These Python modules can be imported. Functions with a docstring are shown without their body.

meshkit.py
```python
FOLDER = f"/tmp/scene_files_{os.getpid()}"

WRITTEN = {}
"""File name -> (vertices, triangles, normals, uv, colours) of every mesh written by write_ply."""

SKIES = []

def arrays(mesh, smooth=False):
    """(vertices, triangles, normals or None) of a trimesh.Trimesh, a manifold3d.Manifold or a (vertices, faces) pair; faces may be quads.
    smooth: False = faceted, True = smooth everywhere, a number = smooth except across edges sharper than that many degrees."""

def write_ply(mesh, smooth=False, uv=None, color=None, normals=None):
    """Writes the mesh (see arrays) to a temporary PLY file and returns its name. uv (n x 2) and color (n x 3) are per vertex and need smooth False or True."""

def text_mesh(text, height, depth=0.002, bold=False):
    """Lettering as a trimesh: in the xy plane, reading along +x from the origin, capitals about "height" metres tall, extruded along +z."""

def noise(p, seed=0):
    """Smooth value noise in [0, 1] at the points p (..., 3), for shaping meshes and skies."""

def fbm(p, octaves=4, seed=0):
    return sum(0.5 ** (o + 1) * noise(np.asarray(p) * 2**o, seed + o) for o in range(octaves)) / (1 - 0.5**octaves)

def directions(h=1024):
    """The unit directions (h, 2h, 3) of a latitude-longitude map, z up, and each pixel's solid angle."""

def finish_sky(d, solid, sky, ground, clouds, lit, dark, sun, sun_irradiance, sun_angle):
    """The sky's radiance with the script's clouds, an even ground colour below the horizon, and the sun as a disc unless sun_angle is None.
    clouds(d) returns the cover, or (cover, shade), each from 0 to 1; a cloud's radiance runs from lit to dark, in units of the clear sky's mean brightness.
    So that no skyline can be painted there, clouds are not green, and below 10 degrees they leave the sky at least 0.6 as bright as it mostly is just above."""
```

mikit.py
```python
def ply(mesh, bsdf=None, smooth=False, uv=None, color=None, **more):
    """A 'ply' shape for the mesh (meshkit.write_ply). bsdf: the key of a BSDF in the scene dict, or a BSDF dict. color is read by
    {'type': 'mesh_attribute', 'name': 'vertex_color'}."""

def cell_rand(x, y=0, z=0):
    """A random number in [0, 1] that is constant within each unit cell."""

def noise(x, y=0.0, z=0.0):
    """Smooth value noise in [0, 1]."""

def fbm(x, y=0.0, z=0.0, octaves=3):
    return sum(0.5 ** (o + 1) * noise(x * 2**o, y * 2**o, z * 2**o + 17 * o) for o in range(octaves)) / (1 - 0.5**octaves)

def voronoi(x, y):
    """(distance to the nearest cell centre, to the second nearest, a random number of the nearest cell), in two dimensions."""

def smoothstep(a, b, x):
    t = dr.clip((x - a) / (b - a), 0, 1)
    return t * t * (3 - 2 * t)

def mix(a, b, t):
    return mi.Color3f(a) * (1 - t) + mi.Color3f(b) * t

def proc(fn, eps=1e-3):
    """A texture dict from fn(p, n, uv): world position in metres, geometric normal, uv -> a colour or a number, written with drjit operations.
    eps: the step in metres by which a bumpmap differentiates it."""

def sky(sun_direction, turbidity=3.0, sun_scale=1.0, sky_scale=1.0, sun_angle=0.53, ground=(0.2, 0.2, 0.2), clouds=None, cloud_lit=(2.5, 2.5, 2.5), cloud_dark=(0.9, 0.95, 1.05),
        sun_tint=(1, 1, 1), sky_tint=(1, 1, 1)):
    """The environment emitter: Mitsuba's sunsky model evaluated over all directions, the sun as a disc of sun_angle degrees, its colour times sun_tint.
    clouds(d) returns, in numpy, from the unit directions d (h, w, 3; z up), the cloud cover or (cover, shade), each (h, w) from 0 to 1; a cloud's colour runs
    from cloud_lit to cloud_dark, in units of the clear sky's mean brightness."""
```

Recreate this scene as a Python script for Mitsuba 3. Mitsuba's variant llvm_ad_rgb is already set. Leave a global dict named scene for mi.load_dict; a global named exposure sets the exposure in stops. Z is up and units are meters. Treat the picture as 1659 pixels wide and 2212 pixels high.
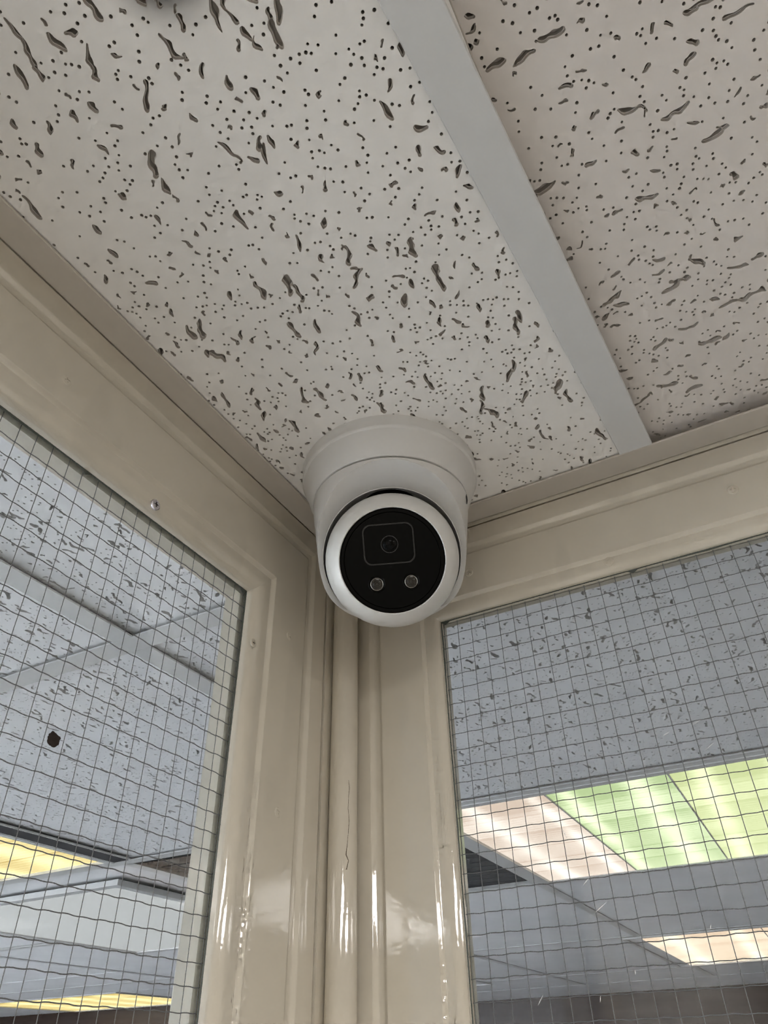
import math, random
import numpy as np, trimesh, manifold3d as m3, mapbox_earcut as earcut
import shapely, shapely.geometry as sg
from shapely.ops import unary_union
import drjit as dr, mitsuba as mi
import mikit
from mikit import proc, noise, fbm, smoothstep, mix, voronoi, cell_rand

T = mi.ScalarTransform4f
scene, labels = {}, {}
S, H = 0.85, 2.5                 # measured units -> metres; height of the ceiling grid
np.random.seed(3); random.seed(3)

# ------------------------------------------------------------------ camera, sky, lights, exposure
exposure = 1.5
FOC = 1550.635
CAM = np.array([0.31454, -0.51752, -0.40808])
YAW, PITCH, ROLL = -0.47799, 0.66400, -0.02583
def W(p):                        # measured point -> world point
    return np.asarray(p, float) * S + np.array([0, 0, H])
_cy, _sy, _cp, _sp = math.cos(YAW), math.sin(YAW), math.cos(PITCH), math.sin(PITCH)
FWD = np.array([_cp * _sy, _cp * _cy, _sp]); _r = np.array([_cy, -_sy, 0.0]); _u = np.cross(_r, FWD)
RIGHT = math.cos(ROLL) * _r + math.sin(ROLL) * _u
UP = -math.sin(ROLL) * _r + math.cos(ROLL) * _u
scene['camera'] = {'type': 'perspective', 'fov': math.degrees(2 * math.atan(829.5 / FOC)), 'fov_axis': 'x', 'near_clip': 0.01, 'far_clip': 100.0,
                   'to_world': T().look_at(origin=W(CAM).tolist(), target=W(CAM + FWD).tolist(), up=UP.tolist())}
SKY = 54.0                       # daylight through the windows of the large room
OFFICE_LAMP = 10.6               # the lamp of the small room, behind the photographer
ADDED_SIDE = 10.6               # unseen second lamp, added at the right to brighten the left wall
HALL_LAMP = 0.42
scene['sky'] = mikit.sky((0.3, 0.5, 0.8), turbidity=4.0, sun_scale=0.0, sky_scale=SKY, ground=(0.35, 0.35, 0.34),
                         clouds=lambda d: (np.full(d.shape[:2], 0.8), np.full(d.shape[:2], 0.2)), sky_tint=(1.02, 1.0, .97))

# ------------------------------------------------------------------ helpers
def place(v):
    return np.asarray(v, float) * S + np.array([0, 0, H])

def numbered(key):
    if key not in scene and key not in labels and not any(k.startswith(key + '__') for k in scene):
        return key
    n = 1
    while True:
        k = f'{key}_{n:03d}'
        if k not in scene and k not in labels and not any(q.startswith(k + '__') for q in scene):
            return k
        n += 1

def obj(name, mesh, mat, parent=None, smooth=False, label=None, raw=False, **more):
    key = numbered(parent + '__' + name if parent else name)
    if isinstance(mesh, m3.Manifold):
        q = mesh.to_mesh(); mesh = (np.array(q.vert_properties[:, :3], float), np.array(q.tri_verts))
    if isinstance(mesh, trimesh.Trimesh):
        mesh = (np.array(mesh.vertices), np.array(mesh.faces))
    v = place(mesh[0])
    scene[key] = mikit.ply((v, mesh[1]), mat, smooth=smooth, **more)
    if label: labels[key] = {'label': label}
    return key

def thing(name, label, cat, group=None):
    key = numbered(name)
    labels[key] = {'label': label, 'category': cat}
    if group: labels[key]['group'] = group
    return key

def box(x0, x1, y0, y1, z0, z1):
    b = trimesh.creation.box((abs(x1 - x0), abs(y1 - y0), abs(z1 - z0)))
    b.apply_translation(((x0 + x1) / 2, (y0 + y1) / 2, (z0 + z1) / 2))
    return b

def cat(*ms):
    vs, fs, n = [], [], 0
    for m in ms:
        v, f = (m.vertices, m.faces) if isinstance(m, trimesh.Trimesh) else m
        vs.append(np.asarray(v)); fs.append(np.asarray(f) + n); n += len(v)
    return np.vstack(vs), np.vstack(fs)

def poly_tri(poly):
    rings = [np.asarray(poly.exterior.coords)[:-1]] + [np.asarray(r.coords)[:-1] for r in poly.interiors]
    v = np.vstack(rings); ends = np.cumsum([len(r) for r in rings]).astype(np.uint32)
    return v, earcut.triangulate_float64(v, ends).reshape(-1, 3)

def tube(pts, r, sides=6, closed_ends=True):
    p = np.asarray(pts, float); t = np.gradient(p, axis=0); t /= np.linalg.norm(t, axis=1, keepdims=True)
    ref = np.array([0, 0, 1.0]) if abs(t[0, 2]) < .8 else np.array([1.0, 0, 0])
    a = np.cross(t, ref); a /= np.linalg.norm(a, axis=1, keepdims=True); b = np.cross(t, a)
    ang = np.arange(sides) * 2 * np.pi / sides
    r = np.broadcast_to(r, (len(p),))
    v = (p[:, None] + r[:, None, None] * (np.cos(ang)[None, :, None] * a[:, None] + np.sin(ang)[None, :, None] * b[:, None])).reshape(-1, 3)
    f = []
    for i in range(len(p) - 1):
        for j in range(sides):
            q, w = i * sides + j, i * sides + (j + 1) % sides
            f += [[q, q + sides, w], [w, q + sides, w + sides]]
    if closed_ends:
        n = len(p) * sides
        v = np.vstack([v, p[:1], p[-1:]])
        for j in range(sides):
            f += [[j, (j + 1) % sides, n], [n - sides + (j + 1) % sides, n - sides + j, n + 1]]
    return v, np.array(f)

def mani(v, f):
    return m3.Manifold(m3.Mesh(np.asarray(v, np.float32), np.asarray(f, np.uint32)))

def revolve(profile, seg=128):
    """profile [(r, z)] closed polygon with r >= 0 -> Manifold turned about z"""
    return m3.Manifold.revolve(m3.CrossSection([np.array(profile, float)], m3.FillRule.NonZero), seg)

# ------------------------------------------------------------------ materials
def two(b): return {'type': 'twosided', 'bsdf': b}
def rgb(*c): return {'type': 'rgb', 'value': list(c)}

def cream(p, n, uv):
    k = fbm(p.x * 9, p.y * 9, p.z * 5, 3)
    s = smoothstep(0.62, 0.8, noise(p.x * 60, p.y * 60, p.z * 14)) * 0.05
    return mix((0.52, 0.475, 0.39), (0.57, 0.53, 0.45), k) * (1 - s)
SC = S
def paint_bump(p, n, uv):        # brushed gloss paint: fine lumps, drawn out along the length
    la = dr.exp(-dr.square((p.y + .1120 * SC) / (.0042 * SC))) * dr.select(p.x < .02, 1., 0.) + dr.exp(-dr.square((p.x - .0860 * SC) / (.0035 * SC))) * dr.select(p.y > -.02, 1., 0.)
    lumps = smoothstep(.5, .8, noise(p.x * 520, p.y * 520, p.z * 420)) * smoothstep(.2, .4, noise(p.x * 40, p.y * 40, p.z * 25)) * smoothstep(2.36, 2.30, p.z)
    return 32 * la * lumps + noise(p.x * 330, p.y * 330, p.z * 240) * 0.6 + noise(p.x * 900, p.y * 900, p.z * 700) * 0.25 + noise(p.x * 120, p.y * 120, p.z * 30) * 0.6
scene['cream_paint'] = {'type': 'bumpmap', 'texture': proc(paint_bump, eps=4e-4), 'scale': 0.00003,
                        'bsdf': two({'type': 'roughplastic', 'diffuse_reflectance': proc(cream), 'alpha': 0.005, 'int_ior': 1.65, 'nonlinear': False})}
def trim_col(p, n, uv):
    return mix((0.50, 0.465, 0.41), (0.55, 0.51, 0.45), fbm(p.x * 14, p.y * 14, p.z * 14, 2))
scene['trim_paint'] = two({'type': 'roughplastic', 'diffuse_reflectance': proc(trim_col), 'alpha': 0.25})
scene['bar_white'] = two({'type': 'roughplastic', 'diffuse_reflectance': rgb(.66, .665, .66), 'alpha': 0.3})

DARK_SPOT = W((0.178, -0.468, 0))  # tile colour darkens softly towards this point
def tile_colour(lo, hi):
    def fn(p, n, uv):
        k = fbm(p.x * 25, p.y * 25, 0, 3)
        d = dr.sqrt(dr.square(p.x - DARK_SPOT[0]) + dr.square(p.y - DARK_SPOT[1])) + (noise(p.x * 60, p.y * 60) - .5) * 0.005
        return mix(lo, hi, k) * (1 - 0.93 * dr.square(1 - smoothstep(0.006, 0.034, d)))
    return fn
def tile_bump(p, n, uv):
    return fbm(p.x * 170, p.y * 170, 0, 3)
for key, lo, hi in (('tile_face', (0.715, 0.70, 0.675), (0.785, 0.77, 0.745)), ('tile_face_dimmed', (0.615, 0.58, 0.55), (0.68, 0.645, 0.615))):   # right tile: pinker, with its dimmer light put into the colour
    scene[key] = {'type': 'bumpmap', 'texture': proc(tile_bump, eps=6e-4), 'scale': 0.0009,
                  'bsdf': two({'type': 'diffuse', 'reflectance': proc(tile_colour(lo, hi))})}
scene['hall_core'] = two({'type': 'diffuse', 'reflectance': rgb(.50, .50, .50)})
scene['tile_core'] = two({'type': 'diffuse', 'reflectance': rgb(.50, .47, .43)})
def hall_col(p, n, uv):
    return mix((0.66, 0.665, 0.68), (0.73, 0.735, 0.75), fbm(p.x * 9, p.y * 9, 0, 3))
scene['hall_tile'] = two({'type': 'diffuse', 'reflectance': proc(hall_col)})
scene['void_dark'] = two({'type': 'diffuse', 'reflectance': rgb(.10, .10, .10)})
scene['white_plastic'] = two({'type': 'roughplastic', 'diffuse_reflectance': rgb(.70, .695, .68), 'alpha': 0.22})
scene['white_satin'] = two({'type': 'roughplastic', 'diffuse_reflectance': rgb(.72, .72, .70), 'alpha': 0.16})
scene['diffuser_plastic'] = two({'type': 'diffuse', 'reflectance': rgb(.12, .12, .11)})
scene['opal_plastic'] = two({'type': 'diffuse', 'reflectance': rgb(.35, .35, .35)})
scene['plain_black'] = two({'type': 'roughplastic', 'diffuse_reflectance': rgb(.012, .012, .012), 'alpha': 0.3})
scene['black_gloss'] = two({'type': 'roughplastic', 'diffuse_reflectance': rgb(.0015, .0015, .0012), 'alpha': 0.05, 'int_ior': 1.45, 'specular_reflectance': rgb(.22, .22, .22)})
scene['frame_black'] = two({'type': 'roughplastic', 'diffuse_reflectance': rgb(.009, .009, .008), 'alpha': 0.15})
scene['black_lens'] = two({'type': 'roughplastic', 'diffuse_reflectance': rgb(.0015, .0015, .0015), 'alpha': 0.04, 'specular_reflectance': rgb(.25, .25, .25)})
scene['led_ring'] = two({'type': 'roughconductor', 'material': 'Al', 'alpha': 0.25, 'specular_reflectance': rgb(.55, .53, .48)})
scene['led_lens'] = two({'type': 'roughplastic', 'diffuse_reflectance': rgb(.022, .018, .012), 'alpha': 0.06})
scene['steel'] = two({'type': 'roughconductor', 'material': 'Cr', 'alpha': 0.25})
scene['wire'] = two({'type': 'roughplastic', 'diffuse_reflectance': rgb(.13, .135, .14), 'alpha': 0.25})
scene['putty'] = two({'type': 'roughplastic', 'diffuse_reflectance': rgb(.045, .055, .045), 'alpha': 0.2})
scene['crack_brown'] = two({'type': 'diffuse', 'reflectance': rgb(.16, .13, .10)})
scene['dirt'] = two({'type': 'diffuse', 'reflectance': rgb(.035, .028, .025)})
scene['dark_slot'] = two({'type': 'diffuse', 'reflectance': rgb(.05, .05, .053)})
scene['dark_panel'] = two({'type': 'diffuse', 'reflectance': rgb(.035, .037, .039)})
def brown(p, n, uv):
    k = fbm(p.x * 2.5, p.z * 22, p.y, 4)
    return mix((0.03, 0.015, 0.010), (0.062, 0.033, 0.023), k)
scene['brown_wood'] = two({'type': 'roughplastic', 'diffuse_reflectance': proc(brown), 'alpha': 0.2})
scene['hall_wall'] = two({'type': 'diffuse', 'reflectance': rgb(.62, .63, .66)})
scene['brown_paint'] = two({'type': 'diffuse', 'reflectance': rgb(.24, .215, .19)})
scene['office_wall'] = two({'type': 'diffuse', 'reflectance': rgb(.60, .585, .55)})
def floor_col(p, n, uv):
    return mix((0.37, 0.37, 0.375), (0.43, 0.43, 0.435), fbm(p.x * 4, p.y * 4, 0, 3))
scene['floor_vinyl'] = two({'type': 'roughplastic', 'diffuse_reflectance': proc(floor_col), 'alpha': 0.3})
def hall_floor(p, n, uv):
    return mix((0.40, 0.40, 0.40), (0.46, 0.46, 0.46), fbm(p.x * 3, p.y * 3, 0, 3))
scene['hall_floor'] = two({'type': 'roughplastic', 'diffuse_reflectance': proc(hall_floor), 'alpha': 0.3})
scene['wired_glass'] = {'type': 'thindielectric', 'int_ior': 1.5, 'specular_transmittance': rgb(.90, .94, .95)}

# ------------------------------------------------------------------ the rooms
HX0, HX1, HY0, HY1 = -6.2, 3.2, -4.2, 5.5          # the large room (measured units)
OX1, OY0 = 3.2, -3.4                               # the small glazed room in its corner: 0..OX1, OY0..0
ZF = -2.5 / S
def struct(key, kind='structure', label=None):
    labels[key] = {'kind': kind}
    if label: labels[key]['label'] = label
struct(obj('floor', box(HX0 - .2, HX1 + .2, HY0 - .2, HY1 + .2, ZF - .1, ZF), 'hall_floor'))
struct(obj('floor', box(0, OX1, OY0, 0, ZF, ZF + .006), 'floor_vinyl'))
struct(obj('wall_far', box(HX0 - .2, HX1 + .2, HY1, HY1 + .15, ZF, .3), 'brown_wood'), label='dark brown wooden wall at the far end of the large room')
struct(obj('wall_bulkhead', box(HX0 - .1, -2.95, 4.16, HY1 + .05, -.30, .1), 'brown_wood'), label='dark bulkhead under the ceiling below the distant yellow light')
struct(obj('wall_right', box(HX1, HX1 + .15, HY0, HY1, ZF, .3), 'brown_paint'))
struct(obj('wall_back', box(HX0 - .2, HX1 + .2, HY0 - .15, HY0, ZF, .3), 'hall_wall'))
# window wall of the large room: sill, head and piers, daylight outside
zs, zh = -2.0, -.25
piers = [box(HX0 - .15, HX0, HY0, HY1, ZF, zs), box(HX0 - .15, HX0, HY0, HY1, zh, .3)]
piers.append(box(HX0 - .15, HX0, .9, HY1, zs, zh))
for y in np.linspace(HY0, .9, 5): piers.append(box(HX0 - .15, HX0, y - .08, y + .08, zs, zh))
struct(obj('wall_left', cat(*piers), 'hall_wall'))
# back wall of the small room
struct(obj('wall_near', box(-.1, OX1, OY0 - .1, OY0, ZF, .3), 'office_wall'))

# ------------------------------------------------------------------ perforated ceiling tiles
def fissure(rng, x, y, ang, L, w):
    n = 4 if L < .012 else 6
    s = np.linspace(-.5, .5, n) * L
    off = np.cumsum(rng.normal(0, .22 * w + .06 * L / n, n)); off -= off.mean()
    hw = w * .5 * rng.uniform(.3, 1.2, n)
    hw[0] *= rng.uniform(.5, 1); hw[-1] *= rng.uniform(.5, 1)
    up = np.stack([s, off + hw * rng.uniform(.7, 1.2, n)], 1)
    dn = np.stack([s, off - hw * rng.uniform(.7, 1.2, n)], 1)[::-1]
    e0 = np.array([[s[0] - hw[0] * .7, off[0]]]); e1 = np.array([[s[-1] + hw[-1] * .7, off[-1]]])
    q = np.vstack([e0, up, e1, dn])
    nx_ = np.roll(q, -1, 0); q = np.stack([q * .74 + nx_ * .26, q * .26 + nx_ * .74], 1).reshape(-1, 2)
    c, sn = math.cos(ang), math.sin(ang)
    q = q @ np.array([[c, sn], [-sn, c]]) + [x, y]
    g = sg.Polygon(q)
    if not g.is_valid:
        g = g.buffer(0)
        if g.geom_type != 'Polygon': g = max(g.geoms, key=lambda a: a.area) if len(getattr(g, 'geoms', [])) else None
    return g

def perforations(rng, x0, x1, y0, y1, ang0, pins=16000, fiss=4400, sides=8, sc=1.0):
    A = (x1 - x0) * (y1 - y0); out, core = [], []
    nf = int(A * fiss)
    k = 0
    seen = {}
    def free(x, y, d):              # keeps the marks apart: no two nearer than d
        i, j = int(x // .008), int(y // .008)
        for a in (-1, 0, 1):
            for b in (-1, 0, 1):
                for (u, v, w) in seen.get((i + a, j + b), ()):
                    if (u - x) ** 2 + (v - y) ** 2 < (d + w) ** 2: return False
        seen.setdefault((i, j), []).append((x, y, d)); return True
    for x, y in zip(rng.uniform(x0, x1, nf), rng.uniform(y0, y1, nf)):
        if not free(x, y, .0030): continue
        r = rng.random()
        if r < .165: L, w = rng.uniform(.0095, .0165), rng.uniform(.0040, .0056)
        elif r < .5: L, w = rng.uniform(.0045, .0072), rng.uniform(.0032, .0044)
        else: L, w = rng.uniform(.0022, .0038), rng.uniform(.0028, .0038)
        g = fissure(rng, x, y, ang0 + rng.normal(0, .24 if L > .009 else .42), L * sc, w * sc)
        if g is None or g.is_empty: continue
        out.append(g)
        e = g.buffer(-.0006, join_style=2)
        if not e.is_empty: core += [q for q in getattr(e, 'geoms', [e]) if q.area > 6e-7]
    npn = int(A * pins)
    th = np.arange(sides) * 2 * np.pi / sides
    # pins gather in loose clusters
    px = rng.uniform(x0, x1, npn); py = rng.uniform(y0, y1, npn)
    half = npn // 2
    cx, cy = rng.uniform(x0, x1, half // 5 + 1), rng.uniform(y0, y1, half // 5 + 1)
    px[:half] = (np.repeat(cx, 5)[:half] + rng.normal(0, .012, half)); py[:half] = (np.repeat(cy, 5)[:half] + rng.normal(0, .012, half))
    for x, y in zip(px, py):
        if not free(x, y, .0012): continue
        r = .00095 * sc * rng.uniform(.82, 1.12)
        g = sg.Polygon(np.stack([x + r * np.cos(th), y + r * np.sin(th)], 1))
        out.append(g); core.append(g)
    return out, core

def plate(x0, x1, y0, y1, holes, z, depth, cell=.045, open_box=None):
    """the underside at z with holes cut up to z + depth: face and hole walls"""
    tree = shapely.STRtree(holes); V, F, n = [], [], 0; WV, WF, wn = [], [], 0
    nx, ny = max(1, round((x1 - x0) / cell)), max(1, round((y1 - y0) / cell))
    gx, gy = np.linspace(x0, x1, nx + 1), np.linspace(y0, y1, ny + 1)
    for i in range(nx):
        for j in range(ny):
            b = sg.box(gx[i], gy[j], gx[i + 1], gy[j + 1])
            hit = tree.query(b, predicate='intersects')
            g = b.difference(unary_union([holes[k] for k in hit])) if len(hit) else b
            for q in getattr(g, 'geoms', [g]):
                if q.geom_type != 'Polygon' or q.area < 1e-9: continue
                v, f = poly_tri(q)
                V.append(np.column_stack([v, np.full(len(v), z)])); F.append(f + n); n += len(v)
                for ring in [q.exterior, *q.interiors]:
                    c = np.asarray(ring.coords); a, d = c[:-1], c[1:]
                    on = np.zeros(len(a), bool)
                    for ax, vals in ((0, (gx[i], gx[i + 1])), (1, (gy[j], gy[j + 1]))):
                        for w in vals: on |= (abs(a[:, ax] - w) < 1e-9) & (abs(d[:, ax] - w) < 1e-9)
                    a, d = a[~on], d[~on]
                    if not len(a): continue
                    m = len(a)
                    WV.append(np.vstack([np.column_stack([a, np.full(m, z)]), np.column_stack([d, np.full(m, z)]), np.column_stack([d, np.full(m, z + depth)]), np.column_stack([a, np.full(m, z + depth)])]))
                    k = np.arange(m)
                    WF.append(np.vstack([np.column_stack([k, k + m, k + 2 * m]), np.column_stack([k, k + 2 * m, k + 3 * m])]) + wn); wn += 4 * m
    return (np.vstack(V), np.vstack(F)), (np.vstack(WV), np.vstack(WF))

def detailed_tile(rect, hole_rect, ang, seed, z):
    rng = np.random.default_rng(seed)
    out, core = perforations(rng, *hole_rect, ang)
    x0, x1, y0, y1 = rect
    (a, aw), (b, bw) = plate(x0, x1, y0, y1, out, z, .0025), plate(x0, x1, y0, y1, core, z + .0025, .0045)
    return a, cat(aw, b, bw, box(x0, x1, y0, y1, z + .007, z + .018))
def add_tile(face, core, face_mat='tile_face', core_mat='tile_core'):
    k = obj('tile', face, face_mat, 'ceiling')
    obj('core', core, core_mat, k)

A1, A2, TB = 0.2862, 0.3137, 0.0598            # the grid bar of the small room: x = A + TB*y
TL, TR = 0.0214, 0.0240                        # the wall trims
struct(obj('ceiling', box(HX0 - .15, HX1 + .15, HY0 - .15, HY1 + .15, .16, .3), 'hall_wall'))
def skew(m, x0):                               # tiles beside the bar follow its slight angle
    v, f = m; v = np.array(v); return v, f
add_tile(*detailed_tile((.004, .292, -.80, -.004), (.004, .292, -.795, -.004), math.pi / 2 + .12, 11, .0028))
def tilt(m):
    v = np.array(m[0]); v[:, 2] += .0115 + .026 * (v[:, 0] - .29) - .020 * v[:, 1]      # this tile sits a little high and askew
    return v, m[1]
add_tile(*map(tilt, detailed_tile((.262, 1.08, -.80, -.004), (.262, .95, -.75, -.004), .10, 12, .0)), 'tile_face_dimmed')
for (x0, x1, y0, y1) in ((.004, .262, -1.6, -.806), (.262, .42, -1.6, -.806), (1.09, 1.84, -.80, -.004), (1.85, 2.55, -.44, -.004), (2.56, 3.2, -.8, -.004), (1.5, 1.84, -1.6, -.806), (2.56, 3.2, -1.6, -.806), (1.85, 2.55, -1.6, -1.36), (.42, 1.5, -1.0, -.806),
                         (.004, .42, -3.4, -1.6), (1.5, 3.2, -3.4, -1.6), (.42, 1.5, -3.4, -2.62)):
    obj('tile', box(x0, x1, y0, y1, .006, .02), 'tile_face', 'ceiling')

def skewed_bar(a1, a2, y0, y1, tb, z0=0.0, z1=.0022, web=.04):
    """an inverted T: flange with a small rounded lip, and its web"""
    prof = [(-1, z1), (-1, z0 + .0006), (-.955, z0), (.955, z0), (1, z0 + .0006), (1, z1), (.06, z1), (.06, web), (-.06, web), (-.06, z1)]
    c, h = (a1 + a2) / 2, (a2 - a1) / 2
    V, n = [], len(prof)
    for y in (y0, y1): V += [(c + h * p + tb * y, y, z) for p, z in prof]
    F = []
    for i in range(n):
        j = (i + 1) % n; F += [[i, j, j + n], [i, j + n, i + n]]
    _, cap = poly_tri(sg.Polygon(prof))
    return np.array(V), np.vstack([F, cap[:, ::-1], cap + n])
obj('grid_bar', skewed_bar(A1, A2, -3.3, -TR - .0005, TB), 'bar_white', 'ceiling', label='pale flat ceiling grid bar between the two perforated tiles')

def angle_trim(key_label, along, c0, c1, width, drop=.0):
    """an L of sheet metal on the wall: its flange under the tile edge and the leg behind"""
    prof = [(0, 0), (width - .0006, 0), (width, .0006), (width, .0016), (.0016, .0016), (.0016, .03), (0, .03)]
    V, n = [], len(prof)
    for t in (c0, c1):
        for d, z in prof: V.append((d, t, z) if along == 'y' else (t, -d, z))
    F = []
    for i in range(n):
        j = (i + 1) % n; F += [[i, j, j + n], [i, j + n, i + n]]
    _, cap = poly_tri(sg.Polygon(prof))
    return np.array(V), np.vstack([F, cap[:, ::-1], cap + n])
struct(obj('trim_1', angle_trim('', 'y', -3.4, -TR * .98, TL), 'trim_paint'), label='cream metal edge trim between the left window frame and the ceiling tile')
struct(obj('trim_2', angle_trim('', 'x', .0005, 3.2, TR), 'trim_paint'), label='cream metal edge trim between the right window frame and the ceiling tile')

# ------------------------------------------------------------------ the two glazed screens
def member(prof, A, B, plane, flip):
    """prof [(e, w)]: e = distance outwards from the sight edge, w = towards the small room. A(e), B(e) give the in-plane end points."""
    V, n = [], len(prof)
    for P in (A, B):
        for e, w in prof:
            s, z = P(e)
            V.append((w, s, z) if plane == 'x' else (s, -w, z))
    F = []
    for i in range(n):
        j = (i + 1) % n; F += [[i, j, j + n], [i, j + n, i + n]]
    _, cap = poly_tri(sg.Polygon(prof))
    m = trimesh.Trimesh(np.array(V), np.vstack([F, cap[:, ::-1], cap + n]), process=False)
    m.fix_normals()
    return np.array(m.vertices), np.array(m.faces)

def arc(c, r, a0, a1, n):
    return [(c[0] + r * math.cos(math.radians(a)), c[1] + r * math.sin(math.radians(a))) for a in np.linspace(a0, a1, n)]

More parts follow.
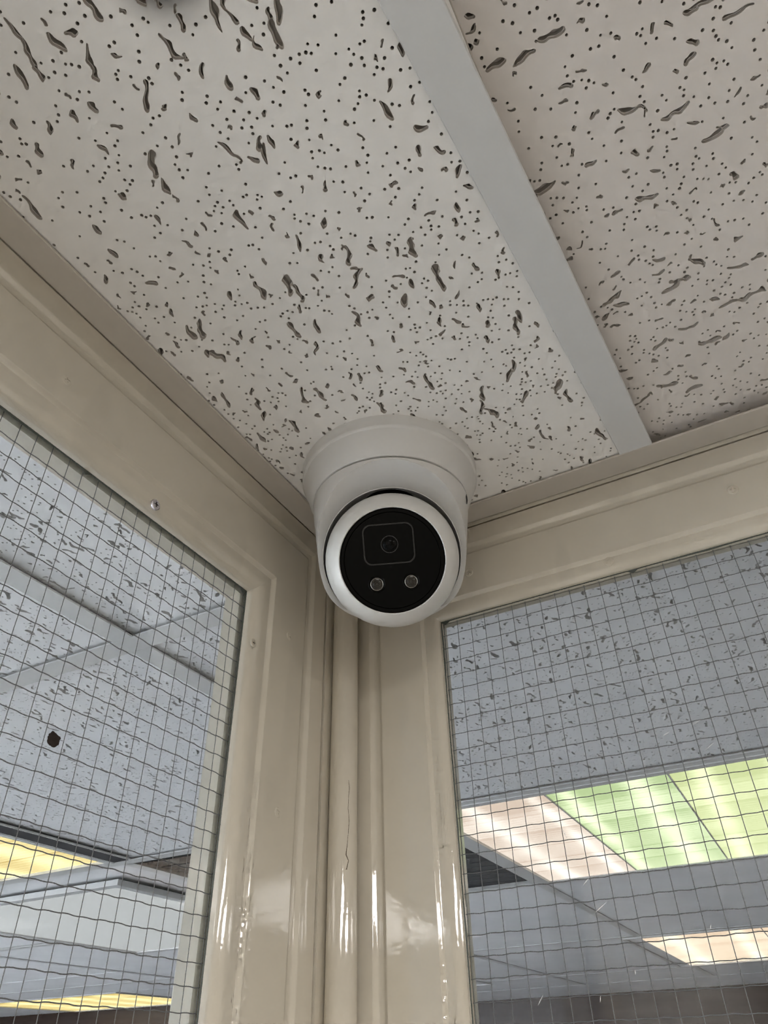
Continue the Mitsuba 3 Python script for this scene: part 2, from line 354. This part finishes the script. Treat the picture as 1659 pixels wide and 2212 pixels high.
def screen(win, plane, sight, gd, k, back, rear):
    """sight = (s_near, s_far, z_low, z_top); s runs along the wall; the corner of the rooms lies beyond s_near"""
    s0, s1, z0, z1 = sight
    d = 1 if s1 > s0 else -1
    corner = {'tn': lambda e: (s0 - d * e, z1 + e), 'tf': lambda e: (s1 + d * e, z1 + e), 'bn': lambda e: (s0 - d * e, z0 - e), 'bf': lambda e: (s1 + d * e, z0 - e)}
    g2 = gd + .006
    front = [(.0160, -.00315), (.0175, -.0026), (.0193, -.0004), (.0200, 0), (.0640, 0), (.0655, -.0004), (.0672, -.0022), (.0690, -.0026), (.0725, -.0026), (.0742, -.0020), (.0765, -.0003), (.0780, 0), (.0958, 0), (.0967, -.0008)]
    main = [(e * k, w) for e, w in front] + [(.0967 * k, back), (.060 * k, back), (.060 * k, -g2 - rear - .010), (.0125 * k, -g2 - rear - .0085), (.0085 * k, -g2 - rear - .0050), (.0060 * k, -g2 - rear - .0045), (.0045 * k, -g2 - rear - .0008), (.0015, -g2 - rear), (0, -g2 - rear + .0015), (0, -g2), (.0165 * k, -g2)]
    bead = [(0, -gd), (0, -.0115)] + [(.0108 * k + .0108 * k * math.cos(math.radians(a)), -.0105 + .0075 * math.sin(math.radians(a))) for a in np.linspace(180, 90, 15)] + [(.0166 * k, -.0030), (.0166 * k, -gd)]
    for nm, a, b in (('head_rail', 'tn', 'tf'), ('stile', 'bn', 'tn'), ('stile', 'bf', 'tf'), ('bottom_rail', 'bn', 'bf')):
        obj(nm, member(main, corner[a], corner[b], plane, 1), 'cream_paint', win, smooth=40)
    for a, b in (('tn', 'tf'), ('bn', 'tn'), ('bf', 'tf'), ('bn', 'bf')):
        obj('glazing_bead', member(bead, corner[a], corner[b], plane, 1), 'cream_paint', win, smooth=40)
    # putty line: an uneven dark seam along the sight edge
    rng = np.random.default_rng(5)
    for a, b in (('tn', 'tf'), ('bn', 'tn')):
        P, Q = np.array(corner[a](0)), np.array(corner[b](0)); L = np.linalg.norm(Q - P); n = int(L / .004)
        t = np.linspace(0, 1, n)[:, None]; inward = np.array([d if a == 'bn' else 0, -1 if a == 'tn' else 0])
        lo = P + (Q - P) * t
        wv = .0005 + .0006 * np.convolve(rng.normal(0, 1, n + 8), np.ones(9) / 9, 'valid')[:, None] * 1.6 + (.003 * (np.random.default_rng(8).random((n, 1)) > .975))
        hi = lo + inward * np.clip(wv, .0004, .004)
        def to3(q, w): return np.column_stack([np.full(len(q), w), q[:, 0], q[:, 1]]) if plane == 'x' else np.column_stack([q[:, 0], np.full(len(q), -w), q[:, 1]])
        V = np.vstack([to3(lo, -gd + .0012), to3(hi, -gd + .0004), to3(lo, -gd + .0001), to3(hi, -gd + .0001)])
        F = []
        for i in range(n - 1):
            for (u, v) in ((0, 1), (1, 3), (3, 2), (2, 0)):
                F += [[u * n + i, v * n + i, v * n + i + 1], [u * n + i, v * n + i + 1, u * n + i + 1]]
        obj('putty_line', (V, np.array(F)), 'putty', win, label='dark green putty line along the edge of the wired glass')
    # the pane: one sheet
    e = .010
    q = [corner['bn'](e * k), corner['bf'](e * k), corner['tf'](e * k), corner['tn'](e * k)]
    w = -gd - .003
    V = np.array([(w, s, z) if plane == 'x' else (s, -w, z) for s, z in q])
    return obj('pane', (V, np.array([[0, 1, 2], [0, 2, 3]])), 'wired_glass', win, label='clear wired glass pane')

def wires(win, pane, plane, depth, s_list, z_list, s_rng, z_rng, pitch, seed):
    rng = np.random.default_rng(seed); parts = []
    def P(s, z, w=0): return (-depth + w, s, z) if plane == 'x' else (s, depth - w, z)
    r = .00030
    for s in s_list:
        zz = np.linspace(z_rng[0], z_rng[1], 40)
        o = np.cumsum(rng.normal(0, .00005, 40))
        parts.append(tube([P(s + a, z) for a, z in zip(o, zz)], r, 5, False))
    ss = np.arange(s_rng[0], s_rng[1], pitch / 4)
    for i, z in enumerate(z_list):
        ph = rng.uniform(0, 6.28); o = np.cumsum(rng.normal(0, .00004, len(ss)))
        wob =   .00022 * np.sin((ss - s_list[0]) * 2 * np.pi / pitch) + .00018 * np.sin(ss * 2 * np.pi / (pitch * 2.7) + ph)
        parts.append(tube([P(s, z + a + b, .0003) for s, a, b in zip(ss, o, wob)], r, 5, False))
    obj('wire_mesh', cat(*parts), 'wire', pane, smooth=True, label='square wire mesh cast in the glass')

struct(numbered('window_1')); labels['window_1']['label'] = 'cream painted window frame with wired glass left of the security camera'
gdL = .0150
paneL = screen('window_1', 'x', (-.1287, -.74, -1.15, -.0975), gdL, 1.0, -.085, .016)
pitchL = 0.012205
sv = [-0.26121 + k * pitchL for k in range(-44, 12)]
sv = [s for s in sv if -.745 < s < -.119]
zv = [-0.11029 - k * pitchL for k in range(0, 85)]
wires('window_1', paneL, 'x', gdL + .003, sv[::-1], [z for z in zv if z > -1.14], (-.748, -.119), (-1.155, -.088), pitchL, 1)

def scratch(pane, plane, depth, s, z, L, ang, w=.0005):
    t = np.array([math.cos(ang), math.sin(ang)]); nrm = np.array([-t[1], t[0]])
    c = np.array([s, z]); q = [c - t * L / 2, c + nrm * w * .5, c + t * L / 2, c - nrm * w * .5]
    V = np.array([(-depth, a, b) if plane == 'x' else (a, depth, b) for a, b in q] + [(-depth + .00012, a, b) if plane == 'x' else (a, depth - .00012, b) for a, b in q])
    F = np.array([[0, 1, 2], [0, 2, 3], [4, 6, 5], [4, 7, 6], [0, 5, 1], [0, 4, 5], [1, 6, 2], [1, 5, 6], [2, 7, 3], [2, 6, 7], [3, 4, 0], [3, 7, 4]])
    obj('scratch', (V, F), 'pale_mark', pane, label='small pale scuff on the glass')
scene['pale_mark'] = two({'type': 'diffuse', 'reflectance': rgb(.75, .75, .75)})
struct('window_2'); labels['window_2']['label'] = 'cream painted window frame with wired glass right of the security camera'
gdR = .0070
paneR = screen('window_2', 'y', (.0975, .80, -1.15, -.0925), gdR, .9, -.085, .007)
pitchR = 0.012765
sv = [0.11136 + k * pitchR for k in range(-2, 60)]
sv = [s for s in sv if .0885 < s < .806]
zv = [-0.10485 - k * pitchR for k in range(0, 85)]
wires('window_2', paneR, 'y', gdR + .003, sv, [z for z in zv if z > -1.14], (.089, .806), (-1.155, -.084), pitchR, 2)

for x_, z_, L_, a_ in ((0.1858, -0.3099, 0.01, 0.7), (0.191, -0.3267, 0.012, 0.55), (0.2841, -0.2386, 0.009, 0.5), (0.1761, -0.2797, 0.006, -1.2), (0.1436, -0.3734, 0.008, 0.9), (0.2052, -0.3625, 0.0025, 1.5), (0.1813, -0.3748, 0.004, 1.3), (0.2548, -0.3426, 0.003, 1.2), (0.2592, -0.225, 0.006, 0.4), (0.2806, -0.2211, 0.007, 0.45)):
    scratch(paneR, 'y', gdR + .0026, x_, z_, L_, a_)

# solid walls under and beside the screens, and the corner post behind the pipe
struct(obj('wall_partition_left', cat(box(-.085, 0, -.8385, -.0302 + .03, ZF, -1.2485), box(-.085, 0, OY0, -.8385, ZF, .16)), 'office_wall'))
struct(obj('wall_partition_right', cat(box(.0, .8886, 0, .085, ZF, -1.2387), box(.8886, OX1, 0, .085, ZF, .16)), 'office_wall'))
post = cat(box(-.085, .0007, -.0302, .085, -1.2485, .16), box(.0007, .0089, .0007, .085, -1.2485, .16))
struct(obj('wall_corner', post, 'cream_paint'), label='cream corner post between the two window frames')
struct(obj('wall_upper', cat(box(-.085, -.001, -.8385, -.0302, .0010, .16), box(.0089, .8886, .001, .085, -.0038, .16)), 'cream_paint'))

# painted pipe up the corner
pipe = thing('pipe', 'cream painted round pipe running up the corner below the security camera', 'pipe')
PX, PY, PR_ = .0124, -.0165, .01105
zz = np.linspace(-1.6, -.0005, 90)
rngp = np.random.default_rng(4)
obj('tube', tube([(PX + .0001 * math.sin(z * 31), PY, z) for z in zz], PR_, 40), 'cream_paint', pipe, smooth=50)
pts = [(-.226, .35), (-.232, .42), (-.238, .36), (-.247, .33), (-.256, .42), (-.265, .36), (-.273, .30), (-.280, .22), (-.284, .40), (-.290, .26)]
ang0 = math.atan2(-.8528, .5222)
cr = tube([(PX + (PR_ + .0001) * math.cos(ang0 + a), PY + (PR_ + .0001) * math.sin(ang0 + a), z) for z, a in pts], [.00012, .0002, .00016, .00015, .0002, .00016, .00016, .0004, .00025, .0004], 6)
obj('paint_crack', cr, 'crack_brown', pipe, label='fine dark crack in the paint of the pipe')

# screws in the frames
def screw(win, plane, s, z, w, r, mat, slot_mat, ang=.4):
    disc = revolve([(0, -.001), (r, -.001), (r, .0000), (r * .86, .00045), (r * .6, .0005), (0, .0005)], 32)
    bar = lambda a: m3.Manifold.cube((r * 1.05, r * .26, .002), True).rotate((0, 0, a)).translate((0, 0, .0006))
    sl = bar(math.degrees(ang)) + bar(math.degrees(ang) + 90)
    head, cross = disc - sl, sl ^ revolve([(0, -.0006), (r * .9, -.0006), (r * .9, -.0003), (0, -.0003)], 24)
    def orient(m):
        q = m.to_mesh(); v = np.array(q.vert_properties[:, :3], float); f = np.array(q.tri_verts)
        o = np.column_stack([v[:, 2] + w, v[:, 0] + s, v[:, 1] + z]) if plane == 'x' else np.column_stack([-v[:, 0] + s, -v[:, 2] - w, v[:, 1] + z])
        return o, f
    k = obj('screw', orient(head), mat, win, smooth=35)
    obj('cross_slot', orient(cross), slot_mat, k)
screw('window_1', 'x', -.3401, -.0598, 0, .0036, 'cream_paint', 'dirt')
screw('window_1', 'x', -.2475, -.0945, -.0030, .0040, 'steel', 'dirt', .1)
screw('window_1', 'x', -.1265, -.1460, -.0034, .0034, 'cream_paint', 'dirt', .2)
screw('window_1', 'x', -.0859, -.1223, 0, .0037, 'cream_paint', 'cream_paint', .9)
screw('window_1', 'x', -.0853, -.2613, 0, .0036, 'cream_paint', 'putty', .5)
screw('window_2', 'y', .1309, -.0543, 0, .0040, 'cream_paint', 'cream_paint', .3)
screw('window_2', 'y', .2510, -.0810, -.0030, .0042, 'cream_paint', 'putty', .6)
screw('window_2', 'y', .357, -.0506, 0, .0042, 'cream_paint', 'cream_paint', .2)

# blob of dirt on the left pane
rng = np.random.default_rng(9)
bl = trimesh.creation.icosphere(3, .0048)
nv = bl.vertices / np.linalg.norm(bl.vertices, axis=1, keepdims=True)
import meshkit
bl.vertices *= (0.75 + .5 * meshkit.noise(nv * 2.2 + 9))[:, None]
bl.vertices *= [.22, .85, .85]
bpos = np.array([-0.0172, -0.2678, -0.2637])
bl.apply_translation(bpos)
b = obj('dirt_blob', bl, 'dirt', smooth=True)
labels[b] = {'label': 'small dark brown blob of dirt stuck to the left wired glass pane', 'category': 'dirt'}

# ------------------------------------------------------------------ the security camera
cam_key = thing('security_camera', 'white turret security camera with a round black face on the ceiling tile', 'security camera')
BX, BY, ZT = .1010, -.0931, .0028
def at_axis(m, tx=BX, ty=BY, tz=0): return m.translate((tx, ty, tz))
# mounting base
base = revolve([(0, ZT), (.0752, ZT), (.0752, -.0075), (.0747, -.0088), (.0735, -.0100), (.0702, -.0205), (.0690, -.0245), (.0665, -.0300), (.0652, -.0318), (0, -.0318)][::-1], 160)
groove = revolve([(.0745, -.0092), (.08, -.0092), (.08, -.0098), (.0740, -.0098)], 160)
obj('base', at_axis(base - groove), 'white_plastic', cam_key, smooth=25)
ball_c = np.array([BX, BY, -.0849]); RB = .0532
# the face is turned down and out of the corner
a = np.array([.3719, -.7337, -.5686]); a /= np.linalg.norm(a)
ex, ey = np.array([0.90358, 0.42649, 0.04067]), np.array([0.21266, -0.52892, 0.82159])       # across and up the face, a few degrees off level
def to_face(m):                                                # local x right, y up, z out of the face -> room
    Mx = np.column_stack([ex, ey, a, ball_c])
    return m.transform(Mx)
# shroud: tapered housing cut open around the ball
from scipy.interpolate import PchipInterpolator
zq = np.array([.0336, .040, .058, .078, .094, .104, .110, .1135, .1155]); rq = np.array([.0648, .0645, .0623, .0599, .0575, .0550, .0522, .0495, .0470])
zf_ = np.concatenate([np.linspace(.0336, .094, 18)[:-1], np.linspace(.094, .1155, 22)]); rf_ = PchipInterpolator(zq, rq)(zf_)
prof = [(0, -.0328), (.0640, -.0328)] + [(float(a), -float(b)) for a, b in zip(rf_, zf_)] + [(.0445, -.1162), (0, -.1162)]
body = at_axis(revolve(prof[::-1], 200))
cut = revolve([(0, -.0015), (.0556, -.0015), (.0560, -.0008), (.0738, .0236), (.110, .073), (0, .073)], 160)
clear = m3.Manifold.sphere(.0552, 128).translate(tuple(ball_c + .0026 * ey))
shroud = body - to_face(cut.translate((0, .0028, 0))) - clear
obj('housing', shroud, 'white_plastic', cam_key, smooth=28)
obj('housing_gap', at_axis(revolve([(0, -.0316), (.0630, -.0316), (.0630, -.0332), (0, -.0332)][::-1], 96)), 'plain_black', cam_key)
obj('crack', tube([(BX + .0649 * math.cos(t), BY + .0649 * math.sin(t), z) for t, z in ((.20, -.0345), (.17, -.038), (.19, -.0415), (.16, -.046))], [.0004, .0008, .0006, .0003], 6), 'plain_black', cam_key, label='small dark scratch at the rim of the housing')
ss_ = np.linspace(-.026, -.0040, 14)
shade_ring = [(math.sqrt(.0537 ** 2 - q * q), q) for q in ss_] + [(math.sqrt(.0534 ** 2 - q * q), q) for q in ss_[::-1]]
obj('gap_shade', to_face(revolve(shade_ring, 128)), 'plain_black', cam_key)
# the thin black shell stands in for the shade between housing and ball
# the turning ball with its white ring
RF = .0398
zf = math.sqrt(RB ** 2 - (RF + .0012) ** 2)
n_ = 48
prof = [(0, -RB)] + [(RB * math.sin(t), -RB * math.cos(t)) for t in np.linspace(0, math.pi - math.asin((RF + .0012) / RB), n_)[1:]] + [(RF + .0006, zf + .0005), (RF, zf), (RF - .0002, zf - .003), (0, zf - .003)]
ball = revolve(prof, 160)
obj('ball', to_face(ball), 'white_satin', cam_key, smooth=28)
face = revolve([(0, zf - .004), (RF - .0003, zf - .004), (RF - .0003, zf - .0012), (RF - .0012, zf - .0004), (RF - .0032, zf - .0004), (RF - .0038, zf - .0012), (0, zf - .0012)], 128)
fk = obj('face', to_face(face), 'black_gloss', cam_key, smooth=25, label='glossy black round front of the camera')
def rrect(w, h, r, n=8):
    return sg.box(-w / 2 + r, -h / 2 + r, w / 2 - r, h / 2 - r).buffer(r, quad_segs=n)
def extr(poly, z0, z1, inset=0, top=0):
    c = np.asarray(poly.exterior.coords)[:-1]
    return m3.CrossSection([c], m3.FillRule.NonZero).extrude(z1 - z0).translate((0, 0, z0))
wc = (-.0018, .0124)
outer = extr(rrect(.0388, .0308, .0062), zf - .0012, zf + .0004)
inner = extr(rrect(.0366, .0286, .0054), zf - .0014, zf + .001)
lw = obj('lens_frame', to_face((outer - inner).translate((wc[0], wc[1], 0))), 'frame_black', fk, smooth=25)
win_ = extr(rrect(.0350, .0270, .005), zf - .0014, zf - .0002)
lens_ring = revolve([(.0058, zf - .0003), (.0068, zf - .0003), (.0066, zf + .0003), (.0060, zf + .0003)], 64)
obj('lens_window', to_face(win_.translate((wc[0], wc[1], 0))), 'black_gloss', fk)
obj('lens_ring', to_face(lens_ring.translate((wc[0] + .0006, wc[1] - .0004, 0))), 'plain_black', fk, smooth=30)
dome = (m3.Manifold.sphere(.0085, 64).translate((0, 0, zf - .0070)) ^ revolve([(0, zf - .0003), (.0058, zf - .0003), (.0058, zf + .004), (0, zf + .004)], 64))
obj('lens', to_face(dome.translate((wc[0] + .0006, wc[1] - .0004, 0))), 'black_lens', fk, smooth=60, label='small black glass lens')
for lx, ly in ((-.0130, -.0172), (.0128, -.0172)):
    well = revolve([(.0052, zf - .0014), (.0064, zf - .0014), (.0066, zf - .0004), (.0061, zf - .0001), (.0054, zf - .0006)], 48)
    obj('lamp_well', to_face(well.translate((lx, ly, 0))), 'black_gloss', fk, smooth=30)
    ring = revolve([(.0042, zf - .0013), (.0049, zf - .0013), (.0049, zf - .0003), (.0046, zf + .0000), (.0043, zf - .0003)], 48)
    obj('lamp_ring', to_face(ring.translate((lx, ly, 0))), 'led_ring', fk, smooth=30, label='thin grey ring around the infrared lamp')
    steps = revolve([(0, zf - .0013), (.0042, zf - .0013), (.0042, zf - .0009), (.0034, zf - .0006), (.0032, zf - .0009), (.0024, zf - .0005), (.0022, zf - .0009), (.0015, zf - .0009), (.0012, zf - .0003), (0, zf - .0002)], 48)
    obj('lamp', to_face(steps.translate((lx, ly, 0))), 'led_lens', fk, smooth=40, label='brownish infrared lamp of stepped rings')

# ------------------------------------------------------------------ the large room's ceiling, seen through the panes
GX = [-2.70, -1.905, -1.105, -.308, .400, 1.20, 2.0]           # lines of the grid (bar centres)
GY = [-1.6, -.79, .022, .832, 1.645, 2.84, 4.13, 4.75]
rng = np.random.default_rng(21)
PW, PH = .79, .80
out, core = perforations(rng, -PW / 2, PW / 2, -PH / 2, PH / 2, math.pi / 2 + .1, pins=9000, fiss=3300, sides=5, sc=1.15)
(fv, ff), hw_ = plate(-PW / 2, PW / 2, -PH / 2, PH / 2, out, 0, .006, cell=.05)
hc = cat(hw_, box(-PW / 2, PW / 2, -PH / 2, PH / 2, .006, .016))
proto = mikit.ply((fv * S, ff), 'hall_tile'); proto_core = mikit.ply((hc[0] * S, hc[1]), 'hall_core')
plain = mikit.ply(box(-.5, .5, -.5, .5, 0, .014), 'hall_tile')
def hall_tile(x0, x1, y0, y1, holes, turn=0):
    key = numbered('ceiling__tile'); zt = .007 if y1 < 1.7 else .0025
    cx, cy = (x0 + x1) / 2, (y0 + y1) / 2
    if holes:
        t = T().translate([cx * S, cy * S, H + zt * S]) @ T().rotate([0, 0, 1], turn)
        scene[key] = {**proto, 'to_world': t}; scene[key + '__core'] = {**proto_core, 'to_world': t}
    else:
        scene[key] = {**plain, 'to_world': T().translate([cx * S, cy * S, H + zt * S]) @ T().scale([(x1 - x0) * S, (y1 - y0) * S, S])}
special = {(-1, 0): None}
def between(lines, i): return lines[i] + .010, lines[i + 1] - .010
used = []
def gx(i, j): return GX[i] - (.037 if i == 3 and j >= 3 else 0)       # the bars do not quite line up
def cell(i, j): return (gx(i, j) + .010, gx(i + 1, j) - .010, *between(GY, j))
VENT, LIGHT_A, LIGHT_B, LIGHT_B2 = (2, 3), (1, 2), (3, 3), (4, 3)
for i in range(len(GX) - 1):
    for j in range(len(GY) - 1):
        x0, x1, y0, y1 = cell(i, j)
        if (i, j) in (VENT, LIGHT_A, LIGHT_B, LIGHT_B2): continue
        if i >= 3 and j == 5: continue                          # second lamp
        if x1 > 0 and y1 < .03 and i != 3: continue             # the small room
        if i == 3 and y1 < .03:
            x1 = -.085
            hall_tile(x1 - .79, x1, y0, y1, False) if False else None
            # cut tile beside the screen
            o2 = [h for h in out if h.bounds[2] < x1 - x0 - PW / 2 and h.bounds[0] > -PW / 2 + .001]
            face, wall = plate(-PW / 2, -PW / 2 + (x1 - x0), -PH / 2, PH / 2, o2, 0, .006, cell=.05)
            wall = cat(wall, box(-PW / 2, -PW / 2 + (x1 - x0), -PH / 2, PH / 2, .006, .016))
            off = np.array([x0 + PW / 2, (y0 + y1) / 2, .007])
            add_tile((face[0] + off, face[1]), (wall[0] + off, wall[1]), 'hall_tile', 'hall_core')
            continue
        near = y1 < 1.0 and x0 > -2.0
        hall_tile(x0, x1, y0, y1, near, 180 * ((i + j) % 2))
# rest of the ceiling, out of sight or far away
for (x0, x1, y0, y1) in ((-6.2, -2.71, -4.2, 2.45), (-2.71, -.085, -4.2, -1.61), (-.085, 3.2, -4.2, -3.5), (2.01, 3.2, .09, 5.5), (-6.2, -4.75, 2.47, 4.1), (-2.7, 2.0, 4.76, 5.5), (-4.75, -2.71, 2.47, 3.19), (-3.45, -2.71, 3.2, 4.1), (-2.93, -2.71, 4.1, 5.5)):
    hall_tile(x0, x1, y0, y1, False)
def flat_bar(x0, x1, y0, y1, z0=0.0):
    return cat(box(x0, x1, y0, y1, z0, z0 + .002), box((x0 + x1) / 2 - .001 if x1 - x0 < y1 - y0 else x0, (x0 + x1) / 2 + .001 if x1 - x0 < y1 - y0 else x1,
               (y0 + y1) / 2 - .001 if y1 - y0 < x1 - x0 else y0, (y0 + y1) / 2 + .001 if y1 - y0 < x1 - x0 else y1, z0 + .002, z0 + .035))
hw = .0145
for g in GY[:-1]:
    xa, xb = (-4.75, -.086) if g < .03 else (-4.75, 2.0)
    if g == GY[2]: xb = -.086
    obj('grid_bar', flat_bar(xa, xb, g - hw, g + hw), 'bar_white', 'ceiling')
for g in GX:
    ya, yb = (-1.6, 4.75) if g < -.05 else (.09, 4.75)
    for j in range(len(GY) - 1):
        if g == GX[2] and j in (1, 2): continue
        if j == 5 and g >= GX[3]: continue
        xg = gx(GX.index(g), j)
        p, q = max(ya, GY[j] + hw + .0003), min(yb, GY[j + 1] - hw - .0003)
        if q - p > .05: obj('grid_bar', flat_bar(xg - hw, xg + hw, p, q), 'bar_white', 'ceiling')

# ------------------------------------------------------------------ lamps in the ceiling of the large room
def glow(c_lo, c_hi, x0, x1, y0, y1, power, tubes):
    """brightness of a ribbed plastic diffuser: bands across from the louvre behind, bright streaks where the tubes run, fine ribs"""
    X0, X1, Y0, Y1 = x0 * S, x1 * S, y0 * S, y1 * S
    def fn(p, n, uv):
        u, v = (p.x - X0) / (X1 - X0), (p.y - Y0) / (Y1 - Y0)
        rib = .5 + .5 * dr.sin(p.y * (2 * math.pi / .0145))
        step = dr.floor(v * 6); fr_ = v * 6 - step
        band = .16 * (1 - smoothstep(0, .10, fr_)) + .13 * cell_rand(step, 3) * (1 - fr_)
        st = mi.Float(0)
        for t, wd in tubes: st = dr.maximum(st, dr.exp(-dr.square((u - t + .05 * (v - .5)) / wd)))
        k = dr.clip(.22 + .85 * st * (0.35 + .65 * noise(v * 11, u * 3)) - band * 2.2 + .22 * noise(u * 5, v * 9) - .20 * (rib - .5) - .3 * (1 - smoothstep(.13, .17, v)), 0, 1)
        return mix(c_lo, c_hi, k) * power
    return fn
def lamp(x0, x1, y0, y1, label, panels, group=None, dark_end=False):
    k = thing('ceiling_light', label, 'ceiling light', group)
    fw, z = .016, .0005
    rim = cat(box(x0, x1, y0, y0 + fw, z - .0025, .02), box(x0, x1, y1 - fw, y1, z - .0025, .02), box(x0, x0 + fw, y0 + fw, y1 - fw, z - .0025, .02), box(x1 - fw, x1, y0 + fw, y1 - fw, z - .0025, .02))
    obj('frame', rim, 'bar_white', k)
    obj('housing', box(x0 + .002, x1 - .002, y0 + .002, y1 - .002, .035, .09), 'white_plastic', k)
    for (a, b, lo, hi, pw, tubes) in panels:
        p0, p1 = x0 + fw + (x1 - x0 - 2 * fw) * a, x0 + fw + (x1 - x0 - 2 * fw) * b
        q0, q1 = y0 + fw, y1 - fw
        m = (np.array([(p0, q0, .004), (p1 - .0012, q0, .004), (p1 - .0012, q1, .004), (p0, q1, .004)]), np.array([[0, 2, 1], [0, 3, 2]]))
        d = obj('diffuser', m, 'diffuser_plastic', k, label='glowing ribbed plastic diffuser', uv=np.array([(0, 0), (1, 0), (1, 1), (0, 1.0)]))
        scene[d]['emitter'] = {'type': 'area', 'radiance': proc(glow(lo, hi, p0, p1, q0, q1, pw * HALL_LAMP, tubes))}
        if b < 1:
            obj('divider', box(p1 - .0022, p1 + .001, q0, q1, .0015, .012), 'white_plastic', k)
    return k
PINK = ((.66, .50, .39), (1.25, 1.12, .98)); GREEN = ((.46, .58, .27), (1.12, 1.2, .78)); LIME = ((.60, .66, .30), (1.15, 1.18, .72)); YEL = ((.66, .46, .13), (1.3, 1.12, .55)); ROSE = ((.82, .60, .42), (1.35, 1.2, .92))
xe = 1.19; x_0 = GX[3] - .022
fr1, fr2 = (-.0855 - x_0) / (xe - x_0), (.148 - x_0) / (xe - x_0)
tb1 = [(.22, .06), (.62, .05)]
lamp(x_0, xe, GY[3] + .005, GY[4] + .010, 'large ceiling light with pink and green ribbed diffusers behind the right wired window',
     [(0, fr1, *PINK, 1, [(.3, .10), (.85, .06)]), (fr1, fr2, *GREEN, 1, [(.12, .07), (.7, .12)]), (fr2, fr2 + .16, *LIME, 1, [(.2, .08), (.75, .1)]), (fr2 + .16, fr2 + .32, *GREEN, 1, tb1), (fr2 + .32, 1, *PINK, 1, tb1)])
lamp(-.42, 1.3, 2.885, 4.10, 'pinkish ceiling light farther away behind the right wired window', [(0, .3, *ROSE, 1, [(.3, .08), (.8, .06)]), (.3, .65, *ROSE, 1, [(.35, .08), (.9, .05)]), (.65, 1, *ROSE, 1, tb1)])
lamp(GX[1] + .013, GX[2] - .019, GY[2] + .04, GY[3] - .013, 'yellow ceiling light with a ribbed diffuser behind the left wired window', [(0, .5, *YEL, 1, tb1), (.5, 1, *YEL, 1, [(.2, .12), (.7, .14)])])
lamp(-4.75, -3.47, 3.2, 4.09, 'distant yellow ceiling light low in the left wired window', [(0, 1, *YEL, 1.05, [(.2, .05), (.4, .05), (.6, .05), (.8, .05)])])
lamp(-1.95, -1.53, 3.85, 4.30, 'small distant ceiling light at the lower left of the right wired window', [(0, 1, *YEL, 1.1, tb1)])

# dark slot beside the yellow lamp, dark opening, plain white panel
s_ = thing('slot_diffuser', 'narrow dark air slot in the ceiling along the yellow light', 'air slot')
obj('slot', box(GX[2] - .014, GX[2] + .034, -.2, GY[3] - .02, -.0012, .0028), 'dark_slot', s_)
obj('rim', cat(box(GX[2] - .0175, GX[2] - .014, -.2, GY[3] - .02, -.0014, .002), box(GX[2] + .034, GX[2] + .0375, -.2, GY[3] - .02, -.0014, .002)), 'bar_white', s_)
x0, x1, y0, y1 = cell(*VENT)
v_ = thing('ceiling_vent', 'dark grey louvred vent panel in the ceiling between the lights', 'vent')
obj('backing', box(x0, x1, y0, y1, .016, .02), 'dark_panel', v_)
for i in range(16):
    yy = y0 + (i + .5) * (y1 - y0) / 16
    sl = trimesh.creation.box((x1 - x0, .042, .0015)); sl.apply_transform(trimesh.transformations.rotation_matrix(.04, [1, 0, 0])); sl.apply_translation(((x0 + x1) / 2, yy, .0095))
    obj('slat', sl, 'dark_panel', v_)

pk = thing('ceiling_panel', 'plain white flat panel light beyond the yellow ceiling light, behind the left wired window', 'panel light')
obj('frame', cat(box(-2.11, -1.235, .945, .97, -.016, -.002), box(-2.11, -1.235, 1.91, 1.935, -.016, -.002), box(-2.11, -2.085, .97, 1.91, -.016, -.002), box(-1.26, -1.235, .97, 1.91, -.016, -.002)), 'bar_white', pk)
d = obj('diffuser', (np.array([(-2.085, .97, -.012), (-1.26, .97, -.012), (-1.26, 1.91, -.012), (-2.085, 1.91, -.012)]), np.array([[0, 2, 1], [0, 3, 2]])), 'opal_plastic', pk)
scene[d]['emitter'] = {'type': 'area', 'radiance': rgb(.13, .13, .125)}

# ------------------------------------------------------------------ the lamp of the small room (behind the photographer) and the added side lamp
for lx0, lx1, ly0, ly1, pw, lab in ((.78, 1.36, -2.45, -1.15, OFFICE_LAMP, 'long white ceiling light of the small room behind the viewer'), (1.85, 2.55, -1.35, -.45, ADDED_SIDE, 'added unseen square ceiling light at the far right, brightening the left wall')):
    k = thing('ceiling_light', lab, 'ceiling light')
    fw = .02
    obj('frame', cat(box(lx0, lx1, ly0, ly0 + fw, -.004, .02), box(lx0, lx1, ly1 - fw, ly1, -.004, .02), box(lx0, lx0 + fw, ly0 + fw, ly1 - fw, -.004, .02), box(lx1 - fw, lx1, ly0 + fw, ly1 - fw, -.004, .02)), 'bar_white', k)
    m = (np.array([(lx0 + fw, ly0 + fw, .0), (lx1 - fw, ly0 + fw, .0), (lx1 - fw, ly1 - fw, .0), (lx0 + fw, ly1 - fw, .0)]), np.array([[0, 2, 1], [0, 3, 2]]))
    d = obj('diffuser', m, 'diffuser_plastic', k)
    scene[d]['emitter'] = {'type': 'area', 'radiance': rgb(pw, pw * .97, pw * .93)}
